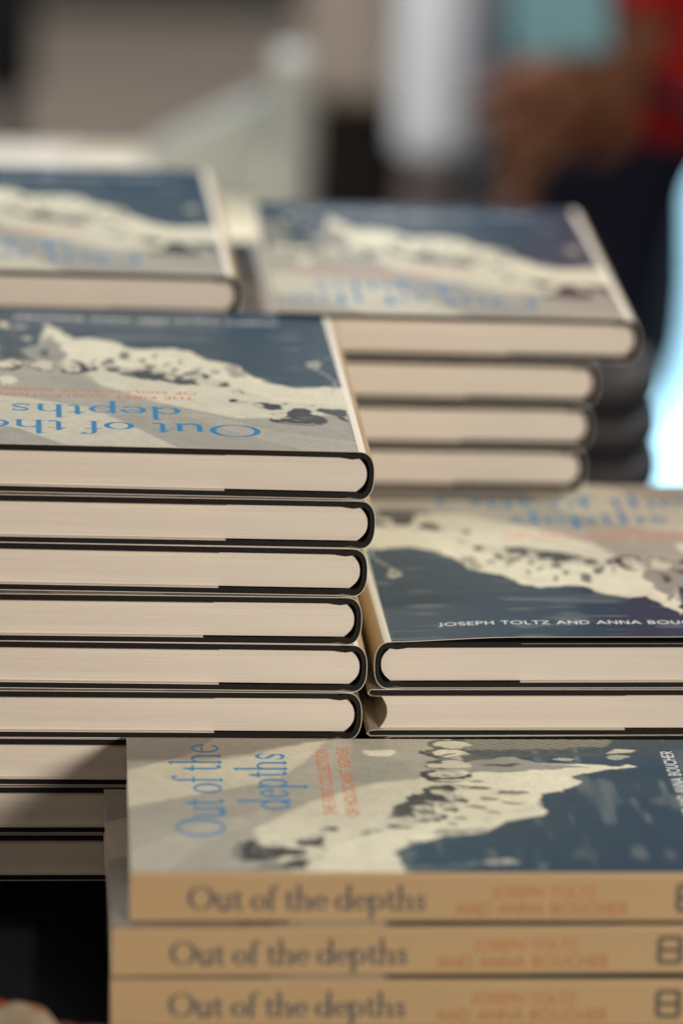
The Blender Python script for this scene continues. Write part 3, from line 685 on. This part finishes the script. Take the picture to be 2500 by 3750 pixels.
# ------------------------------------------------------------------ far furniture
sf = empty('sofa', (-.25, 7.0, -.74)); tag(sf, 'dark navy sofa far back across the carpet', 'sofa')
for nm, a in (('seat', (-.36, .75, -.35, .4, .02, .42)), ('backrest', (-.36, .75, .2, .45, .425, .85)), ('armrest', (-.50, -.362, -.35, .45, .02, .6)), ('armrest', (.752, .9, -.35, .45, .02, .6))):
    bm = bmesh.new(); box(bm, *a, .03); bmobj(nm, bm, M['sofa'], sf)
ch = empty('chair', (-.485, 2.2, -.74)); tag(ch, 'black chair at the far left edge, only the side of its backrest in view', 'chair')
bm = bmesh.new(); box(bm, -.22, .22, -.2, .2, .42, .46, .01); bmobj('seat', bm, M['black'], ch)
bm = bmesh.new(); box(bm, -.225, .222, -.24, -.205, .70, 1.0, .012); bmobj('backrest', bm, M['black'], ch)
for sx in (-.2, .2):
    for sy in (-.222, .18):
        bm = bmesh.new(); tube(bm, [(sx, sy, 0), (sx, sy, .42 if sy > 0 else .70)], .012); bmobj('leg', bm, M['metal'], ch)
dp = empty('window_stand_in', (.62, 2.75, -.74)); tag(dp, 'brightly glowing bluish white panel standing in for a daylit window at the right', 'window_panel')  # glowing panel put in for what is taken as a daylit window
bm = bmesh.new(); box(bm, -.36, .5, -.012, .012, .05, .84, .004); bmobj('glow_panel', bm, M['window_panel'], dp)
bm = bmesh.new(); box(bm, -.375, .515, .013, .05, .03, .86, .008); bmobj('housing', bm, M['metal'], dp)
bm = bmesh.new(); box(bm, -.2, .34, -.12, .16, 0, .028, .008); bmobj('foot', bm, M['metal'], dp)

# ------------------------------------------------------------------ people
def skin(name, chains, m, parent, sub=2):
    """chains: list of lists of (x,y,z,rx,ry); shared first points are joined by position"""
    bm = bmesh.new(); sl = bm.verts.layers.skin.verify(); seen = {}
    def V(p):
        k = tuple(round(c, 4) for c in p[:3])
        if k not in seen:
            v_ = bm.verts.new(p[:3]); v_[sl].radius = (p[3], p[4] if len(p) > 4 else p[3]); v_[sl].use_root = not seen
            seen[k] = v_
        return seen[k]
    for ch_ in chains:
        vs = [V(p) for p in ch_]
        for a, c in zip(vs, vs[1:]):
            if not bm.edges.get((a, c)): bm.edges.new((a, c))
    me = bpy.data.meshes.new(name); bm.to_mesh(me); bm.free()
    o = link(name, me, m, parent)
    s = o.modifiers.new('Skin', 'SKIN'); s.use_smooth_shade = True
    d = o.modifiers.new('Sub', 'SUBSURF'); d.levels = sub; d.render_levels = sub
    return o
def arm_chain(sh, el, wr, sidev, hand=None):
    sh, el, wr = map(Vector, (sh, el, wr)); d = Vector(hand).normalized() if hand else (wr - el).normalized(); s = Vector(sidev).normalized(); s = (s - d * s.dot(d)).normalized()
    n = d.cross(s).normalized()
    ch_ = [[(*sh, .055), (*((sh + el) / 2), .046), (*el, .038), (*(el.lerp(wr, .4)), .037), (*wr, .026, .03)]]
    palm = wr + d * .045; kn = wr + d * .09
    ch_.append([(*wr, .026, .03), (*palm, .018, .030)])
    for i, (off, ln) in enumerate([(-.030, .065), (-.010, .078), (.010, .074), (.030, .058)]):
        k0 = kn + s * off
        k1 = k0 + d * ln * .5 + n * .008; k2 = k0 + d * ln * .85 + n * .028
        ch_.append([(*palm, .018, .030), (*k0, .0105), (*k1, .0092), (*k2, .0078)])
    t0 = wr + d * .03 + s * -.034; t1 = t0 + d * .035 - s * .018 + n * .008; t2 = t1 + d * .028 + n * .010
    ch_.append([(*palm, .018, .030), (*t0, .012), (*t1, .011), (*t2, .0085)])
    return ch_
def person(loc, rz, label, mats, arms, hem=.78, leg_spread=.09, skirt=False, legx=(0, 0), slim=1.0, sleeve=.97):
    """local: faces -y, x to its left; arms = (shoulder, elbow, wrist, sidevector) for two arms"""
    p = empty('person', loc, rz); tag(p, label, 'person')
    sk, topm, botm, slm = mats
    S = slim
    spine = [(0, 0, .95, .12 * S, .10 * S), (0, 0, 1.10, .115 * S, .09 * S), (0, 0, 1.28, .13 * S, .095 * S), (0, 0, 1.40, .10 * S, .08), (0, 0, 1.48, .045, .05), (0, -.01, 1.56, .062, .075), (0, -.015, 1.64, .078, .095), (0, -.005, 1.71, .06, .07)]
    ch_ = [spine]
    legs = []
    for i, sx in enumerate((-1, 1)):
        l = [(0, 0, .95, .12 * S, .10 * S), (sx * leg_spread * S, 0, .86, .085 * S), (sx * leg_spread * S + legx[i] * .5, 0, .48, .055), (sx * leg_spread * S + legx[i], .01, .10, .038), (sx * leg_spread * S + legx[i], -.10, .035, .035)]
        ch_.append(l)
    for sh, el, wr, sv, *hd in arms:
        c = arm_chain(sh, el, wr, sv, *hd)
        ch_.append([(0, 0, 1.40, .10 * S, .08), c[0][0]]); ch_ += c
    skin('body', ch_, sk, p)
    # top
    g = .014
    tc_ = [[(0, 0, hem, .19 * S, .14 * S), (0, 0, hem + .02, .19 * S, .14 * S), (0, 0, hem + .10, .175 * S, .13 * S), (0, 0, 1.10, .13 * S + g, .09 * S + g), (0, 0, 1.28, .135 * S + g, .10 * S + g), (0, 0, 1.42, .10 * S, .08)]]
    skin('top', tc_, topm, p)
    for (sh, el, wr, sv, *hd), sm in zip(arms, slm):
        sh, el, wr = map(Vector, (sh, el, wr))
        e = el.lerp(wr, sleeve)
        skin('sleeve', [[(*sh, .066), (*((sh + el) / 2), .056), (*el, .047), (*el.lerp(e, .6), .043), (*el.lerp(e, .93), .040), (*e, .039)]], sm, p)
    if skirt:
        skin('skirt', [[(0, 0, .98, .14 * S, .11 * S), (0, 0, .80, .17 * S, .13 * S), (0, 0, .50, .19 * S, .15 * S), (0, 0, .22, .21 * S, .17 * S)]], botm, p)
    else:
        tr = []
        for l in legs or ch_[1:3]:
            tr.append([(0, 0, .88, .13 * S, .11 * S), (l[1][0], 0, .74, .090 * S), (l[2][0], 0, .48, .078), (l[3][0], .01, .10, .062)])
        skin('trousers', tr, botm, p)
    for i, sx in enumerate((-1, 1)):
        x = sx * leg_spread * S + legx[i]
        bm = bmesh.new(); bmesh.ops.create_uvsphere(bm, u_segments=20, v_segments=10, radius=1)
        for vv in bm.verts: vv.co = Vector((x + vv.co.x * .048, -.06 + vv.co.y * .135, max(.0, .045 + vv.co.z * .05)))
        bmobj('shoe', bm, M['black'], p, True)
    bm = bmesh.new(); bmesh.ops.create_uvsphere(bm, u_segments=24, v_segments=14, radius=1)
    for vv in bm.verts:
        c = vv.co.copy(); f = 1 if c.y > -.2 or c.z > .55 else .8
        vv.co = Vector((c.x * .092 * f, .012 + c.y * .112 * f, 1.665 + c.z * .095))
    bmobj('hair', bm, M['hair'], p, True)
    # face
    bm = bmesh.new()
    bm.free()
    for sx in (-1, 1):
        bm = bmesh.new(); bmesh.ops.create_uvsphere(bm, u_segments=10, v_segments=6, radius=.009)
        for vv in bm.verts: vv.co += Vector((sx * .03, -.105, 1.625))
        bmobj('eye', bm, M['hair'], p, True)
    bm = bmesh.new(); tube(bm, [(0, -.108, 1.625), (0, -.13, 1.59), (0, -.108, 1.58)], [.006, .012, .008], 10); bmobj('nose', bm, sk, p, True)
    return p
# red jumper, navy jeans: right hand hanging beside the hip (viewer's left)
person((.268, 1.62, -.74), R(0), 'person in a red jumper and dark navy jeans, bare hand under the blue folder',
       (M['skin'], M['red'], M['navy'], (M['red'], M['red'])),
       [((-.11, 0, 1.33), (-.01, -.10, 1.05), (-.064, -.12, .838), (-.5, 0, .85), (-.62, .25, -.55)), ((.14, 0, 1.37), (.21, .02, 1.08), (.22, -.03, .83), (.3, 1, 0))],
       hem=.748, slim=.80, leg_spread=.09, legx=(-.106, .054), sleeve=.93)
# taupe coat in profile with a white sleeve
person((.035, 2.05, -.74), R(80), 'person in profile in a taupe coat with one loose white sleeve hanging down',
       (M['skin2'], M['taupe'], M['brown'], (M['white'], M['taupe'])),
       [((-.13, -.02, 1.33), (-.15, -.078, .98), (-.155, -.066, .68), (0, 1, 0)), ((.12, 0, 1.37), (.13, .03, 1.1), (.13, .0, .86), (0, 1, 0))], hem=.69, slim=.66, leg_spread=.07, sleeve=1.05)
# black outfit further back
person((.165, 2.55, -.74), R(10), 'person all in black with a long skirt, standing between the two others',
       (M['skin2'], M['black'], M['black'], (M['black'], M['black'])),
       [((-.16, 0, 1.36), (-.20, .02, 1.08), (-.13, -.10, .92), (.3, 1, 0)), ((.16, 0, 1.36), (.19, .02, 1.10), (.12, -.16, .94), (.3, 1, 0))], hem=.84, skirt=True)
bm = bmesh.new(); box(bm, -.036, .036, -.008, .008, -.002, .25, .003)
fo = bmobj('folder', bm, M['blue']); fo.location = (.150, 1.475, .090); fo.rotation_euler = (R(-6), R(-4), 0)
tag(fo, 'light blue folder held upright above the bare hand', 'folder')
